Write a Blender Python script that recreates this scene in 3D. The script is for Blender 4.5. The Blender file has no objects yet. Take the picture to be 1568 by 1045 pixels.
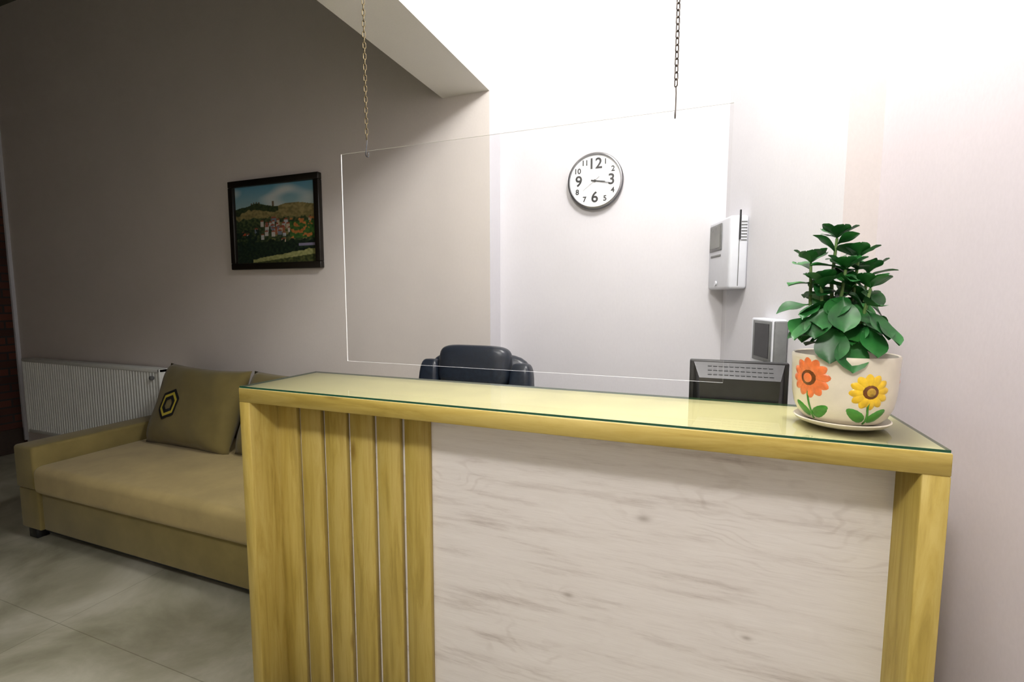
import bpy, bmesh, math, random
from mathutils import Vector, Matrix
from mathutils import noise as mn
random.seed(7)
S=bpy.context.scene
COL=S.collection
try:
    S.view_settings.view_transform='Standard'
    S.view_settings.look='None'
except Exception as e: print(e)

# measured offsets were taken with the eye at 1.41 m; the eye really stands at 1.50 m
HE=1.50
def about_eye(s): return Matrix.Translation((0,0,HE))@Matrix.Scale(s,4)@Matrix.Translation((0,0,-1.41))
SD=.955
XF_ROOM=about_eye(HE/1.41); XF_DESK=about_eye(SD); XF_SCREEN=about_eye(1.035)
XF=XF_ROOM

def srgb(r,g,b):
    f=lambda c:(c/255/12.92) if c/255<=0.04045 else ((c/255+0.055)/1.055)**2.4
    return (f(r),f(g),f(b),1)

# ------------------------------------------------ materials
def newmat(name):
    m=bpy.data.materials.new(name); m.use_nodes=True
    nt=m.node_tree; b=nt.nodes['Principled BSDF']
    return m,nt,b
def N(nt,t,**kw):
    n=nt.nodes.new(t)
    for k,v in kw.items(): setattr(n,k,v)
    return n
def coords(nt,scale=(1,1,1),rot=(0,0,0)):
    tc=N(nt,'ShaderNodeTexCoord'); mp=N(nt,'ShaderNodeMapping')
    mp.inputs['Scale'].default_value=scale; mp.inputs['Rotation'].default_value=rot
    nt.links.new(tc.outputs['Object'],mp.inputs['Vector']); return mp.outputs['Vector']
def noise(nt,vec,scale,detail=4,rough=.5,dist=0):
    n=N(nt,'ShaderNodeTexNoise'); n.inputs['Scale'].default_value=scale
    n.inputs['Detail'].default_value=detail; n.inputs['Roughness'].default_value=rough
    n.inputs['Distortion'].default_value=dist
    if vec: nt.links.new(vec,n.inputs['Vector'])
    return n.outputs['Fac']
def ramp(nt,fac,stops):
    r=N(nt,'ShaderNodeValToRGB'); cr=r.color_ramp
    while len(cr.elements)<len(stops): cr.elements.new(.5)
    for e,(p,c) in zip(cr.elements,stops): e.position=p; e.color=c
    nt.links.new(fac,r.inputs['Fac']); return r.outputs['Color']
def mix(nt,fac,a,b,blend='MIX'):
    m=N(nt,'ShaderNodeMix',data_type='RGBA',blend_type=blend)
    for i,v in ((0,fac),(6,a),(7,b)):
        if isinstance(v,bpy.types.NodeSocket): nt.links.new(v,m.inputs[i])
        else: m.inputs[i].default_value=v
    return m.outputs[2]
def mth(nt,op,a,b=None):
    n=N(nt,'ShaderNodeMath',operation=op)
    for i,v in ((0,a),(1,b)):
        if v is None: continue
        if isinstance(v,bpy.types.NodeSocket): nt.links.new(v,n.inputs[i])
        else: n.inputs[i].default_value=v
    return n.outputs[0]
def bump(nt,b,h,strength=.2,dist=.01):
    n=N(nt,'ShaderNodeBump'); n.inputs['Strength'].default_value=strength; n.inputs['Distance'].default_value=dist
    nt.links.new(h,n.inputs['Height']); nt.links.new(n.outputs['Normal'],b.inputs['Normal'])
def simple(name,c,rough=.5,metal=0,var=.06,scale=30,bmp=0,coat=0,spec=.5):
    m,nt,b=newmat(name)
    v=coords(nt); f=noise(nt,v,scale)
    d=tuple(x*(1-var*2) for x in c[:3])+(1,); l=tuple(min(1,x*(1+var*2)) for x in c[:3])+(1,)
    nt.links.new(ramp(nt,f,[(.3,d),(.7,l)]),b.inputs['Base Color'])
    b.inputs['Roughness'].default_value=rough; b.inputs['Metallic'].default_value=metal
    b.inputs['Coat Weight'].default_value=coat
    b.inputs['Specular IOR Level'].default_value=spec
    if bmp: bump(nt,b,f,bmp,.005)
    return m

def plaster(name,c):
    m,nt,b=newmat(name)
    v=coords(nt); big=noise(nt,v,2.2,5,.55); fine=noise(nt,coords(nt,(1,1,.5)),140,3,.6)
    col=ramp(nt,big,[(.3,tuple(x*.95 for x in c[:3])+(1,)),(.7,c)])
    col=mix(nt,.10,col,ramp(nt,fine,[(.35,(.7,.7,.7,1)),(.65,(1,1,1,1))]),'MULTIPLY')
    nt.links.new(col,b.inputs['Base Color']); b.inputs['Roughness'].default_value=.75
    b.inputs['Specular IOR Level'].default_value=.25
    bump(nt,b,fine,.12,.002); return m
M_wall=plaster('wall_plaster',srgb(218,217,221))
M_wallL=plaster('wall_plaster_beige',srgb(216,210,204))
M_wallR=plaster('wall_plaster_rose',srgb(204,197,202))
M_step_shade=plaster('wall_plaster_step_shade',srgb(200,193,192))  # wall plaster with the step face's shade put into its colour
M_ceil=plaster('ceiling_paint',srgb(222,219,212))
M_ceil_dim=plaster('ceiling_bounce_cut',srgb(96,97,86))  # unseen left ceiling, made dark to cut bounce light on that side

def yellow_wood(name,axis):
    m,nt,b=newmat(name)
    sc={'x':(1.2,14,14),'z':(14,14,1.2),'y':(14,1.2,14)}[axis]
    v=coords(nt,sc); f=noise(nt,v,2.5,8,.65,.6)
    col=ramp(nt,f,[(.25,srgb(148,126,54)),(.45,srgb(176,153,74)),(.6,srgb(188,167,92)),(.8,srgb(168,145,66))])
    sc2={'x':(1.5,5,5),'z':(5,5,1.5),'y':(5,1.5,5)}[axis]
    vo=N(nt,'ShaderNodeTexVoronoi'); vo.inputs['Scale'].default_value=1.6
    nt.links.new(coords(nt,sc2),vo.inputs['Vector'])
    k=ramp(nt,vo.outputs['Distance'],[(.0,(1,1,1,1)),(.05,(.7,.7,.7,1)),(.12,(0,0,0,1))])
    col=mix(nt,k,col,srgb(126,98,34))
    nt.links.new(col,b.inputs['Base Color']); b.inputs['Roughness'].default_value=.5
    bump(nt,b,f,.15,.003); return m
M_yx=yellow_wood('olive_yellow_wood_h','x'); M_yz=yellow_wood('olive_yellow_wood_v','z')
M_ytop=simple('counter_top_reflect',srgb(228,221,176),.35,var=.03,scale=6)  # yellow lightened: bright wall's reflection in the glass is put into the colour

def white_wood():
    m,nt,b=newmat('bleached_oak_laminate')
    tc=N(nt,'ShaderNodeTexCoord'); sp=N(nt,'ShaderNodeSeparateXYZ'); nt.links.new(tc.outputs['Object'],sp.inputs[0])
    X,Z=sp.outputs['X'],sp.outputs['Z']
    tot=None; core=None
    for kx,kz,w_,amp,dark in ((-.118,.893,.045,12,1),(.24,.95,.15,24,0),(-.327,.622,.035,9,1),(.149,.615,.03,8,1),(-.714,.93,.08,16,0),(-.45,.40,.10,14,0)):
        dx=mth(nt,'MULTIPLY',mth(nt,'SUBTRACT',X,kx),1/(w_*1.5)); dz=mth(nt,'MULTIPLY',mth(nt,'SUBTRACT',Z,kz),1/(w_*.8))
        r2=mth(nt,'ADD',mth(nt,'MULTIPLY',dx,dx),mth(nt,'MULTIPLY',dz,dz))
        e=mth(nt,'POWER',2.718,mth(nt,'MULTIPLY',r2,-1.0))
        t=mth(nt,'MULTIPLY',e,float(amp)); tot=t if tot is None else mth(nt,'ADD',tot,t)
        if dark:
            c=mth(nt,'POWER',2.718,mth(nt,'MULTIPLY',r2,-14.0)); core=c if core is None else mth(nt,'ADD',core,c)
    warp=noise(nt,coords(nt,(.8,1,2.0)),1.5,4,.6)
    ph=mth(nt,'ADD',mth(nt,'ADD',mth(nt,'MULTIPLY',Z,190.),mth(nt,'MULTIPLY',warp,100.)),tot)
    s=mth(nt,'SINE',ph)
    f=noise(nt,coords(nt,(.9,1,9)),2.4,12,.68,.1)
    col=ramp(nt,f,[(.27,srgb(176,166,162)),(.36,srgb(210,203,199)),(.46,srgb(228,223,220)),(.8,srgb(237,233,231))])
    g=ramp(nt,s,[(0,(1,1,1,1)),(.3,(1,1,1,1)),(1,(.89,.875,.865,1))])
    brk=ramp(nt,noise(nt,coords(nt,(2.5,1,6)),3.0,3),[(.42,(.0,.0,.0,1)),(.6,(1,1,1,1))])
    rings=mth(nt,'MULTIPLY',mth(nt,'MINIMUM',mth(nt,'MULTIPLY',tot,.12),.9),brk)
    bg=ramp(nt,noise(nt,coords(nt,(1.2,1,3)),2.2,3),[(.45,(.04,.04,.04,1)),(.65,(.3,.3,.3,1))])
    fade=mth(nt,'MAXIMUM',rings,bg)
    col=mix(nt,fade,col,mix(nt,1.0,col,g,'MULTIPLY'))
    fine=noise(nt,coords(nt,(3.0,1,150)),3,5,.68)
    col=mix(nt,.42,col,ramp(nt,fine,[(.32,(.82,.80,.79,1)),(.55,(1,1,1,1))]),'MULTIPLY')
    col=mix(nt,mth(nt,'MULTIPLY',core,.6),col,srgb(142,130,122))
    nt.links.new(col,b.inputs['Base Color']); b.inputs['Roughness'].default_value=.5
    bump(nt,b,fine,.12,.002); return m
M_white=white_wood()

def floor_mat():
    m,nt,b=newmat('floor_stone_tile')
    v=coords(nt); f=noise(nt,v,1.5,8,.62,.5)
    col=ramp(nt,f,[(.3,srgb(122,120,98)),(.5,srgb(166,164,144)),(.68,srgb(200,198,182))])
    br=N(nt,'ShaderNodeTexBrick'); br.offset=0; br.inputs['Scale'].default_value=1
    br.inputs['Mortar Size'].default_value=.002; br.inputs['Brick Width'].default_value=1.2; br.inputs['Row Height'].default_value=1.2
    br.inputs['Color1'].default_value=(1,1,1,1); br.inputs['Color2'].default_value=(.96,.96,.96,1); br.inputs['Mortar'].default_value=(.62,.61,.57,1)
    mp=N(nt,'ShaderNodeMapping'); mp.inputs['Location'].default_value=(.3,.0,0); nt.links.new(v,mp.inputs['Vector'])
    nt.links.new(mp.outputs[0],br.inputs['Vector'])
    nt.links.new(mix(nt,1.0,col,br.outputs['Color'],'MULTIPLY'),b.inputs['Base Color'])
    b.inputs['Roughness'].default_value=.3; return m
M_floor=floor_mat()
def brick_mat():
    m,nt,b=newmat('red_brick')
    tc=N(nt,'ShaderNodeTexCoord'); sp=N(nt,'ShaderNodeSeparateXYZ'); cb=N(nt,'ShaderNodeCombineXYZ')
    nt.links.new(tc.outputs['Object'],sp.inputs[0]); nt.links.new(sp.outputs['Y'],cb.inputs[0]); nt.links.new(sp.outputs['Z'],cb.inputs[1])
    br=N(nt,'ShaderNodeTexBrick'); br.inputs['Scale'].default_value=1
    br.inputs['Mortar Size'].default_value=.008; br.inputs['Brick Width'].default_value=.24; br.inputs['Row Height'].default_value=.075
    br.inputs['Color1'].default_value=srgb(84,44,30); br.inputs['Color2'].default_value=srgb(58,32,24); br.inputs['Mortar'].default_value=srgb(46,38,34)
    nt.links.new(cb.outputs[0],br.inputs['Vector']); nt.links.new(br.outputs['Color'],b.inputs['Base Color'])
    b.inputs['Roughness'].default_value=.85; bump(nt,b,br.outputs['Fac'],-.5,.01); return m
M_brick=brick_mat()
def fabric(name,c,var=.12):
    m,nt,b=newmat(name); v=coords(nt)
    f=noise(nt,v,5,5,.6); w=noise(nt,v,420,2,.5)
    col=ramp(nt,f,[(.3,tuple(x*(1-var) for x in c[:3])+(1,)),(.7,tuple(x*(1+var) for x in c[:3])+(1,))])
    nt.links.new(col,b.inputs['Base Color']); b.inputs['Roughness'].default_value=.85
    b.inputs['Sheen Weight'].default_value=.15; b.inputs['Specular IOR Level'].default_value=.2
    bump(nt,b,w,.3,.002); return m
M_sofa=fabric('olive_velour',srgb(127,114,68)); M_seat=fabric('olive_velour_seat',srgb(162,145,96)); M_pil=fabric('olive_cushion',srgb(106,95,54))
M_rad=simple('radiator_enamel',srgb(222,226,220),.4,var=.02)
M_black=simple('black_plastic',srgb(24,25,27),.4,var=.15)
M_screen=simple('dark_screen',srgb(92,95,88),.2,var=.2,scale=8)
M_leather=simple('black_leather',srgb(30,38,50),.32,var=.12,scale=60,bmp=.15)
M_whitepl=simple('white_plastic',srgb(212,215,222),.4,var=.01)
M_grey=simple('grey_plastic',srgb(110,112,112),.5)
M_chrome=simple('brushed_steel',srgb(150,150,152),.3,1,.04)
M_rim=simple('clock_rim_dark',srgb(70,72,76),.3,.8,.05)
M_brass=simple('brass_chain',srgb(104,92,64),.4,.5,.1)
M_iron=simple('iron_chain',srgb(74,66,58),.45,.3,.1)
M_face=simple('clock_face_white',srgb(226,229,232),.5,var=.01)
M_ink=simple('clock_ink',srgb(30,32,34),.5)
M_cream=simple('cream_glaze',srgb(228,219,200),.3,var=.03,scale=25,bmp=.15,coat=.3)
M_orange=simple('orange_glaze',srgb(240,124,68),.3,var=.12,scale=60,coat=.3)
M_yellow=simple('yellow_glaze',srgb(246,196,40),.3,var=.1,scale=60,coat=.3)
M_brown=simple('brown_glaze',srgb(110,62,20),.4,var=.2,scale=90)
M_ygc=simple('seed_yellow',srgb(190,150,50),.4,var=.2,scale=90)
M_emb=simple('emblem_yellow',srgb(170,158,56),.6,var=.02)
M_pgreen=simple('green_glaze',srgb(70,140,50),.3,var=.1,scale=60)
M_soil=simple('soil',srgb(50,38,26),.95,var=.3,scale=120,bmp=.6)
M_stem=simple('plant_stem',srgb(90,120,60),.6,var=.1)
def leafmat():
    m,nt,b=newmat('leaf_green'); v=coords(nt); f=noise(nt,v,18,4)
    nt.links.new(ramp(nt,f,[(.3,srgb(18,70,30)),(.55,srgb(34,102,42)),(.8,srgb(62,132,56))]),b.inputs['Base Color'])
    b.inputs['Roughness'].default_value=.42; return m
M_leaf=leafmat()
M_frame=simple('black_frame_wood',srgb(26,22,16),.35)
M_lamp=simple('lamp_metal_white',srgb(230,230,228),.4,var=.01)
M_darkwood=simple('dark_base_tile',srgb(52,40,30),.5)
def glassy(name,fres=True,k=.05,tint=(1,1,1,1)):
    m=bpy.data.materials.new(name); m.use_nodes=True; nt=m.node_tree; nt.nodes.clear()
    o=N(nt,'ShaderNodeOutputMaterial'); mx=N(nt,'ShaderNodeMixShader'); t=N(nt,'ShaderNodeBsdfTransparent'); g=N(nt,'ShaderNodeBsdfGlossy')
    t.inputs['Color'].default_value=tint; g.inputs['Roughness'].default_value=.015
    if fres:
        f=N(nt,'ShaderNodeFresnel'); f.inputs['IOR'].default_value=1.7; nt.links.new(f.outputs[0],mx.inputs[0])
    else: mx.inputs[0].default_value=k
    nt.links.new(t.outputs[0],mx.inputs[1]); nt.links.new(g.outputs[0],mx.inputs[2]); nt.links.new(mx.outputs[0],o.inputs[0]); return m
M_glass=glassy('clear_glass_top',True,tint=(.97,.99,.96,1)); M_plexi=glassy('clear_acrylic',False,.025,(.985,.985,.985,1))
M_gedge=simple('green_glass_edge',srgb(30,80,58),.15,var=.05)
def pedge():
    m=bpy.data.materials.new('polished_acrylic_edge'); m.use_nodes=True; nt=m.node_tree; nt.nodes.clear()
    o=N(nt,'ShaderNodeOutputMaterial'); mx=N(nt,'ShaderNodeMixShader'); t=N(nt,'ShaderNodeBsdfTransparent'); g=N(nt,'ShaderNodeBsdfDiffuse')
    g.inputs['Color'].default_value=(.95,.96,.97,1); mx.inputs[0].default_value=.8
    nt.links.new(t.outputs[0],mx.inputs[1]); nt.links.new(g.outputs[0],mx.inputs[2]); nt.links.new(mx.outputs[0],o.inputs[0]); return m
M_pedge=pedge()

# ------------------------------------------------ geometry helpers
def empty(name,loc=(0,0,0)):
    e=bpy.data.objects.new(name,None); e.empty_display_size=.1; e.location=XF@Vector(loc); COL.objects.link(e); return e
def put(ob,parent):
    COL.objects.link(ob)
    if ob.type=='MESH': ob.data.transform(XF)
    else: ob.location=XF@ob.location
    if parent is not None:
        ob.parent=parent; ob.matrix_parent_inverse=Matrix.Translation(-Vector(parent.location))
    return ob
def mk(name,V,F,mats,parent=None,smooth=False,mi=None,M=None):
    me=bpy.data.meshes.new(name)
    if M is not None: V=[M@Vector(v) for v in V]
    me.from_pydata([tuple(v) for v in V],[],F)
    if not isinstance(mats,(list,tuple)): mats=[mats]
    for m in mats: me.materials.append(m)
    if mi: 
        for p,i in zip(me.polygons,mi): p.material_index=i
    bm=bmesh.new(); bm.from_mesh(me); bmesh.ops.recalc_face_normals(bm,faces=bm.faces); bm.to_mesh(me); bm.free()
    if smooth:
        for p in me.polygons: p.use_smooth=True
    return put(bpy.data.objects.new(name,me),parent)
def box(name,x0,x1,y0,y1,z0,z1,mat,parent=None,bev=0,seg=2,M=None,smooth=True):
    bm=bmesh.new(); bmesh.ops.create_cube(bm,size=1)
    for v in bm.verts:
        v.co=Vector(((x0+x1)/2+v.co.x*(x1-x0),(y0+y1)/2+v.co.y*(y1-y0),(z0+z1)/2+v.co.z*(z1-z0)))
    if bev: bmesh.ops.bevel(bm,geom=bm.edges[:],offset=bev,segments=seg,profile=.5,affect='EDGES')
    if M is not None:
        bm.transform(M); bmesh.ops.recalc_face_normals(bm,faces=bm.faces)
    me=bpy.data.meshes.new(name); bm.to_mesh(me); bm.free(); me.materials.append(mat)
    if bev and smooth:
        for p in me.polygons: p.use_smooth=True
        try: me.set_sharp_from_angle(angle=math.radians(50))
        except Exception: pass
    return put(bpy.data.objects.new(name,me),parent)
def lathe(name,prof,c,mat,parent=None,n=48,axis='z',smooth=True,M=None,cap=True):
    V=[];F=[]
    for r,h in prof:
        for i in range(n):
            a=2*math.pi*i/n
            if axis=='z': V.append((c[0]+r*math.cos(a),c[1]+r*math.sin(a),c[2]+h))
            elif axis=='y': V.append((c[0]+r*math.cos(a),c[1]-h,c[2]+r*math.sin(a)))
            else: V.append((c[0]+h,c[1]+r*math.cos(a),c[2]+r*math.sin(a)))
    for j in range(len(prof)-1):
        for i in range(n):
            F.append((j*n+i,j*n+(i+1)%n,(j+1)*n+(i+1)%n,(j+1)*n+i))
    if cap and prof[0][0]>1e-6: F.append(tuple(range(n)))
    if cap and prof[-1][0]>1e-6: F.append(tuple(range((len(prof)-1)*n,len(prof)*n)))
    ob=mk(name,V,F,mat,parent,smooth,M=M)
    try: ob.data.set_sharp_from_angle(angle=math.radians(40))
    except Exception: pass
    return ob
def sweep(P,R,closed=False,n=8):
    P=[Vector(p) for p in P]; m=len(P); V=[];F=[]
    if not isinstance(R,(list,tuple)): R=[R]*m
    up=None
    for k in range(m):
        if closed: t=(P[(k+1)%m]-P[k-1]).normalized()
        else: t=(P[min(k+1,m-1)]-P[max(k-1,0)]).normalized()
        if up is None:
            up=Vector((0,1,0)) if abs(t.y)<.9 else Vector((1,0,0))
        s=t.cross(up).normalized(); up=s.cross(t).normalized()
        for i in range(n):
            a=2*math.pi*i/n; V.append(P[k]+(s*math.cos(a)+up*math.sin(a))*R[k])
    for k in range(m if closed else m-1):
        for i in range(n):
            q=(k+1)%m; F.append((k*n+i,k*n+(i+1)%n,q*n+(i+1)%n,q*n+i))
    if not closed: F.append(tuple(range(n))); F.append(tuple(range((m-1)*n,m*n)))
    return V,F
def tube(name,P,R,mat,parent=None,closed=False,n=8,M=None):
    V,F=sweep(P,R,closed,n); return mk(name,V,F,mat,parent,True,M=M)
def merge(parts):
    V=[];F=[]
    for v,f in parts:
        o=len(V); V+=v; F+=[tuple(i+o for i in q) for q in f]
    return V,F
def prism(name,poly,z0,z1,mat,parent=None,mi=None):
    n=len(poly); V=[(x,y,z0) for x,y in poly]+[(x,y,z1) for x,y in poly]
    F=[tuple(range(n)),tuple(range(n,2*n))]+[(i,(i+1)%n,n+(i+1)%n,n+i) for i in range(n)]
    return mk(name,V,F,mat,parent,mi=mi)

# ------------------------------------------------ room shell
YW=2.45; YC=2.60; XB=-1.07; HC=3.2; HL=3.85
box('floor',-5.9,2.1,-2.8,2.75,-.1,0,M_floor)
prism('wall_back',[(-5.75,YW),(XB,YW),(XB,2.75),(-5.75,2.75)],0,HL,[M_wallL,M_wall],mi=[0,0,0,1,0,0])
box('wall_alcove',XB,.118,YC,2.75,0,HL,M_wall)
ex=Vector((.287,-.958,0)).normalized(); nx=Vector((-.958,-.287,0)).normalized()
prism('wall_right',[(.118,2.75),(.118,2.6),(.392,1.69),(.478,1.69),(1.765,-2.6),(2.05,-2.6),(2.05,2.75)],0,HL,[M_wall,M_wallR,M_step_shade],mi=[0,0,0,0,2,1,0,0,0])
box('wall_left',-5.9,-5.75,-2.6,2.75,0,HL,M_brick)
box('wall_front',-5.9,2.1,-2.8,-2.6,0,HL,M_wallL)
box('ceiling',-5.9,-1.354,-2.8,2.75,HL,HL+.1,M_ceil_dim)
box('ceiling_lowered',-1.07,2.1,-2.6,2.6,HC,HC+.1,M_ceil)
box('ceiling_beam',-1.354,-1.07,-2.6,2.45,2.51,HL,M_ceil)
box('trim_corner',-5.75,-5.725,2.425,2.45,.1,HL,M_whitepl)
box('baseboard_left',-5.75,-5.735,-2.6,2.42,0,.22,M_darkwood)
box('baseboard_back',-5.72,-1.07,2.435,2.45,0,.08,M_wallL)

# ------------------------------------------------ reception desk
XF=XF_DESK; FZ=1.41-HE/SD
D=empty('reception_desk',(-.5,1.4,FZ))
dx0,dx1,dy0,dy1=-1.532,.51,1.24,1.62; ZT=1.084
box('top_frame',dx0,dx1,dy0,dy1,ZT-.05,ZT,M_yx,D,.002,1)
box('top_inlay',dx0+.002,dx1-.002,dy0+.002,dy1-.002,ZT,ZT+.0008,M_ytop,D)
box('side_panel_left',dx0,dx0+.05,dy0,dy1,FZ,ZT-.05,M_yz,D,.002,1)
box('side_panel_right',dx1-.05,dx1,dy0,dy1-.02,FZ,ZT-.05,M_yz,D,.002,1)
box('front_panel',dx0+.05,dx1-.05,1.378,1.40,FZ,ZT-.05,M_white,D)
sx=dx0+.05; pitch=.1137
for i in range(6):
    box('slat_%d'%(i+1),sx+i*pitch,sx+i*pitch+.095,1.358,1.378,FZ,ZT-.05,M_yz,D,.002,1)
box('work_surface',dx0+.05,.27,1.40,1.93,.72,.75,M_ytop,D,.002,1)
box('work_leg',-.02,.01,1.42,1.90,FZ,.72,M_yz,D)
gz0,gz1=ZT+.001,ZT+.007
V=[(dx0+.003,dy0+.003,gz0),(dx1-.003,dy0+.003,gz0),(dx1-.003,dy1-.003,gz0),(dx0+.003,dy1-.003,gz0)]
V+= [(x,y,gz1) for x,y,z in V]
me=bpy.data.meshes.new('glass_plate'); me.from_pydata(V,[],[(4,5,6,7),(0,1,5,4),(1,2,6,5),(2,3,7,6),(3,0,4,7)])
me.materials.append(M_glass); me.materials.append(M_gedge)
for p in me.polygons: p.material_index=0 if p.index==0 else 1
put(bpy.data.objects.new('glass_plate',me),D)
ZD=gz1

# ------------------------------------------------ acrylic guard + chains
XF=XF_SCREEN
def inscreen(zroom): return ((XF_ROOM@Vector((0,0,zroom))).z-HE)/1.035+1.41
G=empty('hanging_acrylic_screen',(-.57,1.45,1.5))
gx0,gx1,gzb,gzt=-1.218,.075,1.172,1.925
V=[(gx0,1.448,gzb),(gx1,1.448,gzb),(gx1,1.448,gzt),(gx0,1.448,gzt)]; V+=[(x,1.452,z) for x,y,z in V]
mk('sheet',V,[(0,1,2,3),(4,5,6,7),(0,1,5,4),(1,2,6,5),(2,3,7,6),(3,0,4,7)],[M_plexi,M_pedge],G,mi=[0,0,1,1,1,1])
def chain(name,x,y,z0,z1,mat,parent,pitch=.018,w=.0048,r=.0017):
    parts=[]; z=z1-pitch/2; k=0; L=pitch*.86
    while z>z0:
        P=[]
        for i in range(12):
            a=2*math.pi*(i+.5)/12; px=w*math.cos(a); pz=w*math.sin(a)+(L/2-w*.4)*(1 if math.sin(a)>0 else -1)
            q=.7 if k%2==0 else -.7
            P.append((x+px*.72,y+px*q,z+pz))
        parts.append(sweep(P,r,True,5)); z-=pitch; k+=1
    V,F=merge(parts); return mk(name,V,F,mat,parent,True)
def hook(name,x,y,zt,zb,mat,parent):
    P=[(x,y,zt),(x+.001,y,zt-.02)]
    zc=zb+.008
    P+=[(x+.001,y-.006,zc+.012)]
    for i in range(9):
        a=math.pi*i/8; P.append((x,y-.008*math.cos(a),zc-.008*math.sin(a)))
    P.append((x,y+.006,zc+.012))
    tube(name,P,.0018,mat,parent,n=6)
chain('chain_left',-1.105,1.45,1.965,inscreen(2.51),M_brass,G); hook('hook_left',-1.105,1.45,1.975,1.905,M_rim,G)
chain('chain_right',-.073,1.45,1.985,inscreen(HC),M_iron,G,r=.0018,w=.0052); hook('hook_right',-.073,1.45,1.99,1.905,M_iron,G)

# ------------------------------------------------ sofa
XF=XF_ROOM
SF=empty('sofa',(-2.63,1.95,0))
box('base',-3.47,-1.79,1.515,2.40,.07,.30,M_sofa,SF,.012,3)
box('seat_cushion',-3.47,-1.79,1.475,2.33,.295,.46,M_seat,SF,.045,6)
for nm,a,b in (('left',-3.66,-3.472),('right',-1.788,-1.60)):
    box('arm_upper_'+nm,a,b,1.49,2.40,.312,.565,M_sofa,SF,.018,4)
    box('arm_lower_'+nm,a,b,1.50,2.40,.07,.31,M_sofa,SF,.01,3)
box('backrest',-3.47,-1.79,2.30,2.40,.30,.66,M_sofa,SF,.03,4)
for i,(x,y) in enumerate(((-3.6,1.55),(-1.68,1.55),(-3.6,2.33),(-1.68,2.33))):
    box('foot_%d'%i,x-.04,x+.04,y-.03,y+.03,0,.07,M_black,SF,.004,1)
box('under_shadow_strip',-3.62,-1.64,1.56,2.36,.03,.072,M_black,SF)  # black strip standing in for the shadow line under the sofa
def pillow(name,c,w,h,t,lean,mat,parent,rz=0,emblem=False,ry=0):
    n=22
    Mx=Matrix.Translation(c)@Matrix.Rotation(rz,4,'Z')@Matrix.Rotation(-lean,4,'X')@Matrix.Rotation(ry,4,'Y')
    def th(u,v): return t*((1-abs(u)**3.2)*(1-abs(v)**3.2))**.5*.5
    def pos(u,v,s):
        k=1-.07*(1-abs(v)**2)*abs(u)**3*1; k2=1-.07*(1-abs(u)**2)*abs(v)**3
        wr=.006*math.sin(u*9+v*5)*(abs(u)+abs(v))*.6
        return Vector((u*w/2*k, -s*(th(u,v)+ (wr if th(u,v)>.01 else 0)), v*h/2*k2))
    V=[];F=[]
    for s in (1,-1):
        o=len(V)
        for j in range(n+1):
            for i in range(n+1): V.append(pos(-1+2*i/n,-1+2*j/n,s))
        for j in range(n):
            for i in range(n):
                a=o+j*(n+1)+i; F.append((a,a+1,a+n+2,a+n+1))
    bm=bmesh.new(); bv=[bm.verts.new(Mx@v) for v in V]
    for f in F: bm.faces.new([bv[i] for i in f])
    bmesh.ops.remove_doubles(bm,verts=bm.verts,dist=.0005); bmesh.ops.recalc_face_normals(bm,faces=bm.faces)
    me=bpy.data.meshes.new(name); bm.to_mesh(me); bm.free(); me.materials.append(mat)
    for p in me.polygons: p.use_smooth=True
    ob=put(bpy.data.objects.new(name,me),parent)
    if emblem:
        u0,v0=-.34,-.02
        def hexring(nm,a0,a1,off,m):
            hx=[(0.12,1),(.74,.52),(.74,-.52),(-.12,-1),(-.74,-.52),(-.74,.52)]
            P=[];n2=6
            for sc in (a0,a1):
                for k in range(6):
                    x1,y1=hx[k]; x2,y2=hx[(k+1)%6]
                    for q in range(n2):
                        f=q/n2; X=(x1+(x2-x1)*f)*sc; Y=(y1+(y2-y1)*f)*sc
                        P.append((X,Y))
            Vv=[]
            for X,Y in P:
                ca_,sa=math.cos(-.12),math.sin(-.12); X,Y=X*ca_-Y*sa,X*sa+Y*ca_
                u=u0+X/(w/2); v=v0+Y/(h/2); q=pos(u,v,1); q.y-=off; Vv.append(Mx@q)
            m0=36; Ff=[(i,(i+1)%m0,m0+(i+1)%m0,m0+i) for i in range(m0)]
            mk(nm,Vv,Ff,m,parent,False)
        hexring('emblem_outline',.082,.104,.005,M_ink); hexring('emblem_ring',.062,.0825,.0052,M_emb); hexring('emblem_inner',.036,.0625,.005,M_ink)
    return ob
pillow('back_cushion_left',Vector((-2.99,2.12,.70)),.76,.54,.20,.36,M_pil,SF,0,True,.02)
pillow('back_cushion_right',Vector((-2.24,2.14,.70)),.72,.52,.20,.34,M_pil,SF,0)

# ------------------------------------------------ radiator
R=empty('radiator',(-4.6,2.38,.22))
rx0,rx1,rz0,rz1=-5.5,-3.70,.22,.88
V=[];F=[]; n=54; w=(rx1-rx0-.04)/n
prof=[(0,0),(.25,0),(.38,.008),(.87,.008)]
xs=[]
for i in range(n):
    for f,d in prof: xs.append((rx0+.02+(i+f)*w,2.352+d))
xs.append((rx1-.02,2.352))
for x,y in xs: V+=[(x,y,rz0+.03),(x,y,rz1-.03)]
F=[(2*i,2*i+2,2*i+3,2*i+1) for i in range(len(xs)-1)]
mk('front_panel',V,F,M_rad,R)
box('body',rx0+.02,rx1-.02,2.362,2.42,rz0+.03,rz1-.03,M_rad,R)
box('top_grille',rx0,rx1,2.348,2.425,rz1-.03,rz1,M_rad,R,.006,2)
box('bottom_rail',rx0,rx1,2.350,2.425,rz0,rz0+.03,M_rad,R,.006,2)
box('end_panel_right',rx1-.022,rx1,2.348,2.425,rz0,rz1,M_rad,R,.005,2)
box('end_panel_left',rx0,rx0+.022,2.348,2.425,rz0,rz1,M_rad,R,.005,2)
lathe('valve',[(0,0),(.014,0),(.016,.006),(.016,.02),(.010,.024),(0,.024)],(rx1-.075,2.350,rz1-.07),M_grey,R,20,'y')
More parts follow.
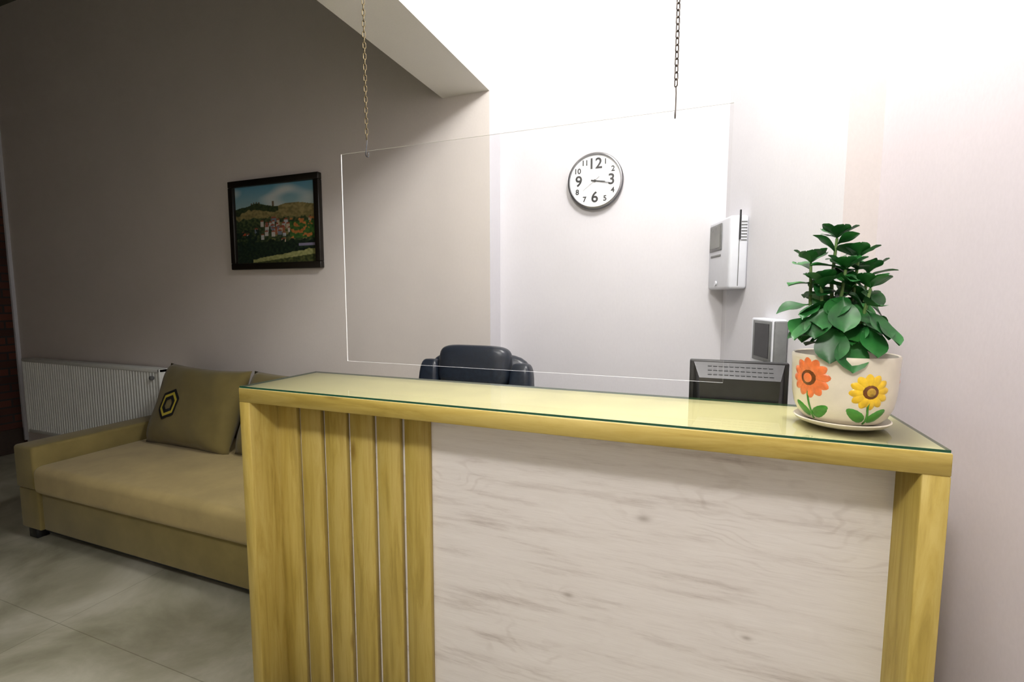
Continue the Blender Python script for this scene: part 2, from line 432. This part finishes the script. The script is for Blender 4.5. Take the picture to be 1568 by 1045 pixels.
box('wall_bracket',rx0+.3,rx0+.34,2.42,2.45,.3,.8,M_rad,R); box('wall_bracket_2',rx1-.34,rx1-.3,2.42,2.45,.3,.8,M_rad,R)

# ------------------------------------------------ painting
PF=empty('framed_landscape_painting',(-2.6,2.43,1.89))
px0,px1,pz0,pz1=-2.99,-2.215,1.597,2.187; fw=.042
def frame_side(nm,a,b,c,d): box(nm,a,b,2.415,2.449,c,d,M_frame,PF,.005,2)
frame_side('frame_top',px0,px1,pz1-fw,pz1); frame_side('frame_bottom',px0,px1,pz0,pz0+fw)
frame_side('frame_left',px0,px0+fw,pz0+fw,pz1-fw); frame_side('frame_right',px1-fw,px1,pz0+fw,pz1-fw)
rr=random.Random(3)
houses=[]   # (u,v,w,h,colour)
for k in range(30):
    u=rr.gauss(.50,.13); v=rr.uniform(.36,.58)
    houses.append((u,v,rr.uniform(.03,.05),rr.uniform(.04,.07),rr.choice([(206,206,204),(190,194,200),(206,202,196),(170,100,72),(196,180,154),(120,130,146)])))
houses+= [(.08,.40,.09,.03,(196,86,56)),(.16,.38,.05,.04,(210,205,205)),(.60,.30,.06,.05,(206,186,160)),(.68,.44,.05,.06,(216,212,202))]
houses.sort(key=lambda h:-h[1])
def sm(c1,c2,f):
    f=max(0,min(1,f)); return tuple(a+(b-a)*f for a,b in zip(c1,c2))
def paint(u,v):
    n1=mn.noise(Vector((u*7,v*7,0))); n2=mn.noise(Vector((u*34,v*34,3))); n3=mn.noise(Vector((u*3,v*7,8))); n4=mn.noise(Vector((u*15,v*22,5)))
    c=sm((158,188,190),(96,152,180),(v-.7)/.3); c=sm(c,(204,212,210),(n3+.1)*1.8)
    hill=.71+.06*math.exp(-((u-.27)/.16)**2)+.045*math.exp(-((u-.75)/.2)**2)+.02*n1-.04*max(0,u-.85)
    if abs(u-.485)<.014 and v<.79: c=(112,96,76)
    if .20<u<.33 and v<hill+.02 and int(u*60)%2==0: c=(96,84,66)
    if v<hill:
        c=sm((118,110,70),(156,142,96),.5+n2+n4)
        if v>hill-.07+.04*n4 and u<.55: c=sm((36,50,32),(64,76,44),.5+n2)
    if v<.58+.06*n4:
        c=sm((36,54,36),(80,92,58),.5+n2*1.3+n4*.6)
        if u>.45 and n4>.1: c=sm(c,(150,136,88),.7)
    for hu,hv,hw,hh,hc in houses:
        if abs(u-hu)<hw/2 and hv-hh<v<hv+ (0.02-abs(u-hu)*.5): 
            c=hc if v<hv-.002 else (156,84,60)
            c=sm(c,(60,62,60),.05+max(0,n2)*.4)
    if u>.68 and .30<v<.56:
        q=n4+n2*.5
        if q>.16: c=sm((156,96,50),(196,126,70),.5+n2)
        elif v<.52: c=sm((46,84,40),(80,120,56),.5+n2)
    if v<.28+.05*n4: c=sm((14,28,24),(44,60,40),.5+n2)
    if u<.30 and .16<v<.42+.08*n4 and n4>.0: c=sm((12,28,26),(40,60,44),.5+n2)
    top=.05+.15*max(0,u-.25)**.8; bot=.0+.12*max(0,u-.15)
    if u>.2 and bot<v<top+.015*n4: c=sm((134,140,86),(168,166,112),.5+n2)
    elif v<=bot: c=sm((46,56,32),(96,100,56),.5+n2)
    if u>.78 and .20<v<.24: c=(136,132,156)
    return [max(0,min(255,x)) for x in c]
nu,nv=200,150; ix0,ix1,iz0,iz1=px0+fw,px1-fw,pz0+fw,pz1-fw
V=[(ix0+(ix1-ix0)*i/nu,2.437,iz0+(iz1-iz0)*j/nv) for j in range(nv+1) for i in range(nu+1)]
F=[(j*(nu+1)+i,j*(nu+1)+i+1,(j+1)*(nu+1)+i+1,(j+1)*(nu+1)+i) for j in range(nv) for i in range(nu)]
me=bpy.data.meshes.new('canvas'); me.from_pydata(V,[],F)
ca=me.color_attributes.new('paint','FLOAT_COLOR','POINT')
for j in range(nv+1):
    for i in range(nu+1): ca.data[j*(nu+1)+i].color=srgb(*paint(i/nu,j/nv))
m,nt,b=newmat('oil_paint'); at=N(nt,'ShaderNodeAttribute'); at.attribute_name='paint'
nt.links.new(at.outputs['Color'],b.inputs['Base Color']); b.inputs['Roughness'].default_value=.4
bump(nt,b,noise(nt,coords(nt),90,4),.3,.003); me.materials.append(m)
put(bpy.data.objects.new('canvas',me),PF)
box('backing',px0+.01,px1-.01,2.440,2.449,pz0+.01,pz1-.01,M_frame,PF)

# ------------------------------------------------ wall clock
C=empty('wall_clock',(-.52,2.59,2.02)); cc=(-.52,2.6,2.02); cr=.146
lathe('case',[(0,0),(cr-.012,0),(cr,.012),(cr,.030),(cr-.003,.036)],cc,M_rim,C,72,'y',cap=False)
lathe('bezel',[(cr-.003,.036),(cr-.004,.042),(cr-.009,.044),(cr-.012,.040),(cr-.013,.026)],cc,M_chrome,C,72,'y',cap=False)
lathe('dial',[(0,.031),(cr-.0125,.031),(cr-.0125,.027),(0,.027)],cc,M_face,C,72,'y')
def txt(s,x,z,size,bold=0):
    cu=bpy.data.curves.new('numeral_'+s,'FONT'); cu.body=s; cu.size=size; cu.align_x='CENTER'; cu.align_y='CENTER'; cu.extrude=.0006; cu.offset=bold
    cu.materials.append(M_ink); o=bpy.data.objects.new('numeral_'+s,cu); COL.objects.link(o)
    o.location=(x,2.5680,z); o.rotation_euler=(math.pi/2,0,0)
    bpy.context.view_layer.update(); dg=bpy.context.evaluated_depsgraph_get()
    me=bpy.data.meshes.new_from_object(o.evaluated_get(dg)); me.transform(o.matrix_world)
    bpy.data.objects.remove(o); put(bpy.data.objects.new('numeral_'+s,me),C)
for h in range(1,13):
    a=math.radians(90-30*h); big=h in(3,6,9,12)
    r=.086 if big else .108
    txt(str(h),cc[0]+r*math.cos(a),cc[2]+r*math.sin(a),.076 if big else .038,.0012 if big else .0008)
def hand(nm,ang,L,wd,y,m,back=.02):
    a=math.radians(90-ang); d=Vector((math.cos(a),0,math.sin(a))); s=Vector((-d.z,0,d.x)); o=Vector((cc[0],y,cc[2]))
    V=[o-d*back-s*wd,o-d*back+s*wd,o+d*L+s*wd*.4,o+d*L-s*wd*.4]; V+=[v+Vector((0,-.001,0)) for v in V]
    mk(nm,V,[(0,1,2,3),(4,5,6,7),(0,1,5,4),(1,2,6,5),(2,3,7,6),(3,0,4,7)],m,C)
hand('hour_hand',97,.055,.0030,2.5665,M_ink); hand('minute_hand',102,.092,.0024,2.565,M_ink); hand('second_hand',232,.078,.0009,2.563,M_ink,.03)
lathe('hand_hub',[(0,.038),(.006,.038),(.006,.031),(0,.031)],cc,M_ink,C,16,'y')

# ------------------------------------------------ intercoms on the slanted wall
MW=Matrix(((ex.x,nx.x,0,.118),(ex.y,nx.y,0,2.6),(0,0,1,0),(0,0,0,1)))
I1=empty('video_intercom',tuple(MW@Vector((.14,.0,1.6))))
box('body',.012,.285,0,.078,1.447,1.764,M_whitepl,I1,.012,3,M=MW)
box('screen_bezel',.035,.190,.078,.083,1.625,1.745,M_grey,I1,.003,2,M=MW)
box('screen',.048,.177,.083,.0845,1.638,1.735,M_screen,I1,M=MW)
box('button_strip',.05,.18,.078,.081,1.597,1.607,M_grey,I1,.001,1,M=MW)
lathe('knob',[(0,0),(.011,0),(.011,.006),(0,.006)],(0,0,0),M_whitepl,I1,20,'z',M=MW@Matrix.Translation((.13,.078,1.475))@Matrix.Rotation(-math.pi/2,4,'X'))
for k in range(7): box('side_slot_%d'%k,.2845,.2865,.008,.032,1.655+k*.013,1.660+k*.013,M_grey,I1,M=MW)
box('side_seam',.2845,.2865,.038,.041,1.46,1.66,M_grey,I1,M=MW)
box('antenna',.286,.292,.036,.042,1.66,1.785,M_black,I1,M=MW)
I2=empty('door_intercom',tuple(MW@Vector((.56,.0,1.2))))
box('body',.475,.66,0,.05,1.085,1.33,M_whitepl,I2,.006,3,M=MW)
box('screen_bezel',.500,.654,.050,.054,1.17,1.322,M_grey,I2,.003,2,M=MW)
box('screen',.520,.640,.054,.0555,1.185,1.312,M_black,I2,M=MW)
box('handset',.6605,.674,.003,.048,1.10,1.324,M_grey,I2,.004,2,M=MW)
for k in range(3): box('button_%d'%k,.54+k*.035,.56+k*.035,.05,.053,1.12,1.13,M_grey,I2,M=MW)

# ------------------------------------------------ monitor (rear towards the room)
XF=XF_DESK
MO=empty('computer_monitor',(.13,1.70,.75))
mx0,mx1=-.015,.275
box('screen_frame',mx0,mx1,1.685,1.715,.92,1.205,M_black,MO,.004,2)
box('display',mx0+.015,mx1-.015,1.7145,1.7165,.94,1.19,M_screen,MO)
V=[(mx0+.012,1.686,.94),(mx1-.012,1.686,.94),(mx1-.012,1.686,1.200),(mx0+.012,1.686,1.200),
   (mx0+.04,1.632,.97),(mx1-.04,1.632,.97),(mx1-.03,1.632,1.155),(mx0+.03,1.632,1.155)]
mk('rear_shell',V,[(0,1,2,3),(4,5,6,7),(0,1,5,4),(1,2,6,5),(2,3,7,6),(3,0,4,7)],M_black,MO)
dirv=Vector((0,-.054,-.045)).normalized(); nr=Vector((0,-.045,.054)).normalized()
M_vent=simple('vent_grey',srgb(40,42,44),.5)
for r in range(3):
    for k in range(12):
        x=mx0+.055+k*.016; o=Vector((x,1.686,1.200))+dirv*(.014+r*.018)+nr*.0006
        V=[o,o+Vector((.012,0,0)),o+Vector((.012,0,0))+dirv*.006,o+dirv*.006]; V+=[v+nr*.0012 for v in V]
        mk('vent_%d_%d'%(r,k),V,[(0,1,2,3),(4,5,6,7),(0,1,5,4),(1,2,6,5),(2,3,7,6),(3,0,4,7)],M_vent,MO)
box('neck',.10,.16,1.66,1.69,.765,.98,M_black,MO,.004,2)
box('stand_base',.02,.24,1.60,1.78,.7505,.768,M_black,MO,.006,2)

# ------------------------------------------------ office chair
XF=XF_ROOM
CH=empty('office_chair',(-.98,2.0,0))
def cush(name,c,w,h,t,mat,parent,M,n=18):
    V=[];F=[]
    sg=lambda x,e:math.copysign(abs(x)**e,x)
    for j in range(n+1):
        ph=-math.pi/2+math.pi*j/n
        for i in range(2*n):
            th=math.pi*i/n; e=.42
            V.append(M@Vector((c[0]+w/2*sg(math.cos(ph),e)*sg(math.cos(th),e),c[1]+t/2*sg(math.cos(ph),e)*sg(math.sin(th),.7),c[2]+h/2*sg(math.sin(ph),e))))
    m2=2*n
    for j in range(n):
        for i in range(m2): F.append((j*m2+i,j*m2+(i+1)%m2,(j+1)*m2+(i+1)%m2,(j+1)*m2+i))
    return mk(name,V,F,mat,parent,True)
CM=Matrix.Translation((-.98,2.03,.548))@Matrix.Rotation(-.12,4,'X')
cush('back_shell',(0,.02,.30),.57,.60,.10,M_leather,CH,CM)
cush('headrest_pad',(0,-.035,.535),.37,.20,.11,M_leather,CH,CM)
cush('lumbar_pad',(0,-.035,.31),.37,.25,.11,M_leather,CH,CM)
cush('lower_pad',(0,-.035,.09),.37,.20,.11,M_leather,CH,CM)
cush('bolster_left',(-.238,-.03,.28),.115,.56,.10,M_leather,CH,CM)
cush('bolster_right',(.238,-.03,.28),.115,.56,.10,M_leather,CH,CM)
box('seat',-1.24,-.72,1.58,2.06,.42,.53,M_leather,CH,.045,5)
for s in (-1,1):
    x=-.98+s*.29
    tube('arm_%d'%(s+1),[(x,2.03,.62),(x,1.95,.655),(x,1.87,.66),(x,1.80,.64),(x,1.77,.58),(x,1.78,.50),(x-s*.06,1.80,.45)],.018,M_black,CH)
lathe('gas_lift',[(.03,.10),(.03,.30),(.018,.30),(.018,.42)],(-.98,1.85,0),M_chrome,CH,20)
for k in range(5):
    a=2*math.pi*k/5+.3; d=Vector((math.cos(a),math.sin(a),0)); o=Vector((-.98,1.85,.12))
    tube('star_leg_%d'%k,[o,o+d*.15+Vector((0,0,-.01)),o+d*.28+Vector((0,0,-.045))],[.026,.022,.016],M_black,CH)
    q=o+d*.28; lathe('castor_%d'%k,[(0,-.02),(.028,-.02),(.028,.02),(0,.02)],(q.x,q.y,.028),M_black,CH,16,'x')

# ------------------------------------------------ flower pot + plant
XF=XF_DESK
PC=Vector((.349,1.412,ZD)); P=empty('potted_plant',tuple(PC))
lathe('saucer',[(0,0),(.070,0),(.098,.010),(.104,.018),(.101,.020),(.092,.013),(0,.010)],PC,M_cream,P,64)
prof=[(.066,.012),(.083,.018),(.094,.030),(.104,.052),(.109,.080),(.111,.110),(.112,.145),(.113,.168),(.1135,.176)]
inner=[(.111,.180),(.107,.178),(.105,.168),(.101,.160)]
lathe('pot',prof+inner,PC,M_cream,P,72,cap=False)
lathe('soil',[(0,.162),(.05,.164),(.1035,.158),(.1,.152),(0,.152)],PC,M_soil,P,40)
def prad(z):
    for (r0,z0),(r1,z1) in zip(prof,prof[1:]):
        if z0<=z<=z1: return r0+(r1-r0)*(z-z0)/(z1-z0)
    return .1135
fa=math.atan2(-PC.y,-PC.x)
def onpot(tx,z,off):
    a=fa+tx/.108; r=prad(z)+off; return Vector((PC.x+r*math.cos(a),PC.y+r*math.sin(a),PC.z+z))
def blob(name,cx,cz,L,W,ang,mat,off,tip=.5,n=14,rings=4):
    V=[onpot(cx,cz,off+.002)];F=[]
    c_,s_=math.cos(ang),math.sin(ang)
    for k in range(1,rings+1):
        f=k/rings
        for i in range(n):
            t=2*math.pi*i/n; x=math.cos(t)*L/2*f; y=math.sin(t)*W/2*f*(1-.35*tip*math.cos(t))
            V.append(onpot(cx+x*c_-y*s_,cz+x*s_+y*c_,off+.002*(1-f*f)-.001*(f>.99)))
    for i in range(n): F.append((0,1+i,1+(i+1)%n))
    for k in range(rings-1):
        for i in range(n): a=1+k*n; F.append((a+i,a+(i+1)%n,a+n+(i+1)%n,a+n+i))
    return mk(name,V,F,mat,P,True)
def flower(nm,th,z,R0,mp,mc,npet=12):
    cx=math.radians(th)*.108
    for k in range(npet):
        a=2*math.pi*k/npet+.1
        blob('%s_petal_%d'%(nm,k),cx+math.cos(a)*R0*.62,z+math.sin(a)*R0*.62,R0*.76,R0*.50,a,mp,.0012)
    blob(nm+'_ring',cx,z,R0*.78,R0*.78,0,M_brown,.0030,0,20); blob(nm+'_center',cx,z,R0*.46,R0*.50,0,mc,.0048,0,20)
def pstem(nm,th,z0,z1):
    cx=math.radians(th)*.108; Pp=[onpot(cx+.002*math.sin(i),z0+(z1-z0)*i/6,.001) for i in range(7)]
    tube(nm,Pp,.0022,M_pgreen,P,n=6)
for nm,th,z,R0,mp,mc in (('orange_flower',-38,.124,.050,M_orange,M_orange),('yellow_flower',29,.102,.043,M_yellow,M_ygc),
                   ('rear_flower',115,.120,.044,M_orange,M_ygc),('rear_flower_b',200,.106,.042,M_yellow,M_ygc)):
    pstem(nm+'_stem',th,.022,z-R0*.6); flower(nm,th,z,R0,mp,mc)
    cx=math.radians(th)*.108
    blob(nm+'_leaf_l',cx-.024,.044,.050,.026,2.5,M_pgreen,.001); blob(nm+'_leaf_r',cx+.024,.044,.050,.026,.65,M_pgreen,.001)
# foliage
parts=[]; stems=[]
def leaf(base,d,L,W,droop,roll=0):
    d=Vector(d).normalized(); up=Vector((0,0,1))
    s=d.cross(up)
    if s.length<.1: s=Vector((1,0,0))
    s.normalize(); u=s.cross(d).normalized()
    s2=s*math.cos(roll)+u*math.sin(roll); u2=u*math.cos(roll)-s*math.sin(roll)
    V=[];F=[]; n=10
    for i in range(n+1):
        f=i/n; x=f*L
        g=max(0,(f-.16)/.84)
        wd=W*.045 if f<=.16 else W*.045+W/2*(math.sin(math.pi*min(1,g**1.15)))**.62*(1 if i<n else 0)
        zz=-droop*L*f*f
        wav=.06*W*math.sin(f*8+roll*5)
        c=Vector(base)+d*x+u2*zz
        for q in (-1,-.5,0,.5,1):
            V.append(c+s2*wd*q+u2*(abs(q)*wd*.28+(wav if abs(q)==1 else 0)))
    for i in range(n):
        for q in range(4): a=i*5+q; F.append((a,a+1,a+6,a+5))
    parts.append((V,F))
base=PC+Vector((0,0,.160))
sx=Vector((.97,-.24,0)); sy=Vector((.24,.97,0))
def W3(a,b,z): return base+sx*a+sy*b+Vector((0,0,z))
stemdef=[[(-.02,0,0),(-.030,0,.10),(-.036,0,.20),(-.030,0,.305)],
         [(-.005,.01,0),(-.005,.01,.08),(.010,.01,.16),(.016,.01,.255)],
         [(-.03,-.01,0),(-.055,-.01,.06),(-.078,-.01,.14),(-.082,-.01,.245)],
         [(0,-.03,0),(.014,-.045,.05),(.030,-.05,.10),(.042,-.05,.18)],
         [(-.02,-.03,0),(-.04,-.045,.06),(-.05,-.05,.12),(-.055,-.05,.19)],
         [(-.01,.03,0),(.01,.05,.08),(.03,.055,.15),(.04,.05,.22)],
         [(-.02,-.02,0),(-.02,-.03,.08),(-.015,-.04,.15),(-.008,-.045,.225)]]
for k,sd in enumerate(stemdef):
    pts=[W3(*p) for p in sd]
    dense=[]
    for i in range(len(pts)-1):
        for f in (0,.33,.66): dense.append(pts[i].lerp(pts[i+1],f))
    dense.append(pts[-1]); stems.append(sweep(dense,[.006-.003*i/len(dense) for i in range(len(dense))],False,7))
    nl=15
    for i in range(nl):
        f=.22+.78*i/(nl-1); idx=f*(len(dense)-1); a=int(min(idx,len(dense)-2)); b=dense[a].lerp(dense[a+1],idx-a)
        ang=i*2.4+k*1.3+random.uniform(-.3,.3); el=random.uniform(-.7,.25)+.8*(f>.85)
        hz=(b.z-base.z)
        L=random.uniform(.066,.088)*(1 if f<.8 else .85)
        ca_=math.cos(ang)
        d=sx*ca_*.9+sy*math.sin(ang)+Vector((0,0,el))
        if hz<.06:
            d.z=abs(d.z)*.5; L*=.8
        if k in (1,3,5) and ca_>.4: L*=.8
        leaf(b,d,L,L*random.uniform(.60,.74),random.uniform(.1,.4),random.uniform(-.5,.5))
    for j in range(5):
        a=j*1.26+k; leaf(dense[-1],sx*math.cos(a)+sy*math.sin(a)+Vector((0,0,.75+.3*(j%2))),.052,.038,.1)
for a,z,dx,L in ((-.02,.095,-.1,.10),(.03,.10,.5,.09),(-.06,.11,-.9,.075),(.0,.075,.25,.10),(.05,.11,1.0,.08),(.035,.13,.8,.085),(-.04,.14,-.3,.09),(-.01,.16,.1,.09)):
    leaf(W3(a,-.075,z),sx*dx-sy*.6+Vector((0,0,-.95)),L,L*.66,.12)
V,F=merge(parts); lf=mk('leaves',V,F,M_leaf,P,True)
V,F=merge(stems); mk('stems',V,F,M_stem,P,True)

# ------------------------------------------------ lamps
XF=XF_ROOM
def lamp(name,x,y,zc,drop,power,col,rad):
    E=empty(name,(x,y,zc))
    lathe('canopy',[(0,0),(.07,0),(.07,-.02),(.02,-.03),(0,-.03)],(x,y,zc),M_lamp,E,32)
    lathe('rod',[(.006,-.03),(.006,-drop+rad)],(x,y,zc),M_lamp,E,12)
    l=bpy.data.lights.new(name+'_bulb','POINT'); l.energy=power; l.color=col; l.shadow_soft_size=rad
    o=bpy.data.objects.new('bulb',l); o.location=(x,y,zc-drop); put(o,E)
    return o
lamp('ceiling_lamp',-.02,1.22,HC,.16,102,(1,.98,.975),.14)
lamp('ceiling_lamp',-.45,-.75,HC,.16,118,(1,.975,.95),.12)
w=bpy.data.worlds.new('world'); S.world=w; w.use_nodes=True
w.node_tree.nodes['Background'].inputs[0].default_value=(.5,.5,.5,1); w.node_tree.nodes['Background'].inputs[1].default_value=.15

# ------------------------------------------------ camera
cam=bpy.data.cameras.new('camera'); co=bpy.data.objects.new('camera',cam); COL.objects.link(co)
cam.sensor_width=36; cam.lens=36*735/1568; cam.clip_start=.02
co.location=(0,0,HE); co.rotation_euler=(math.radians(90-5.2),0,math.radians(21))
S.camera=co
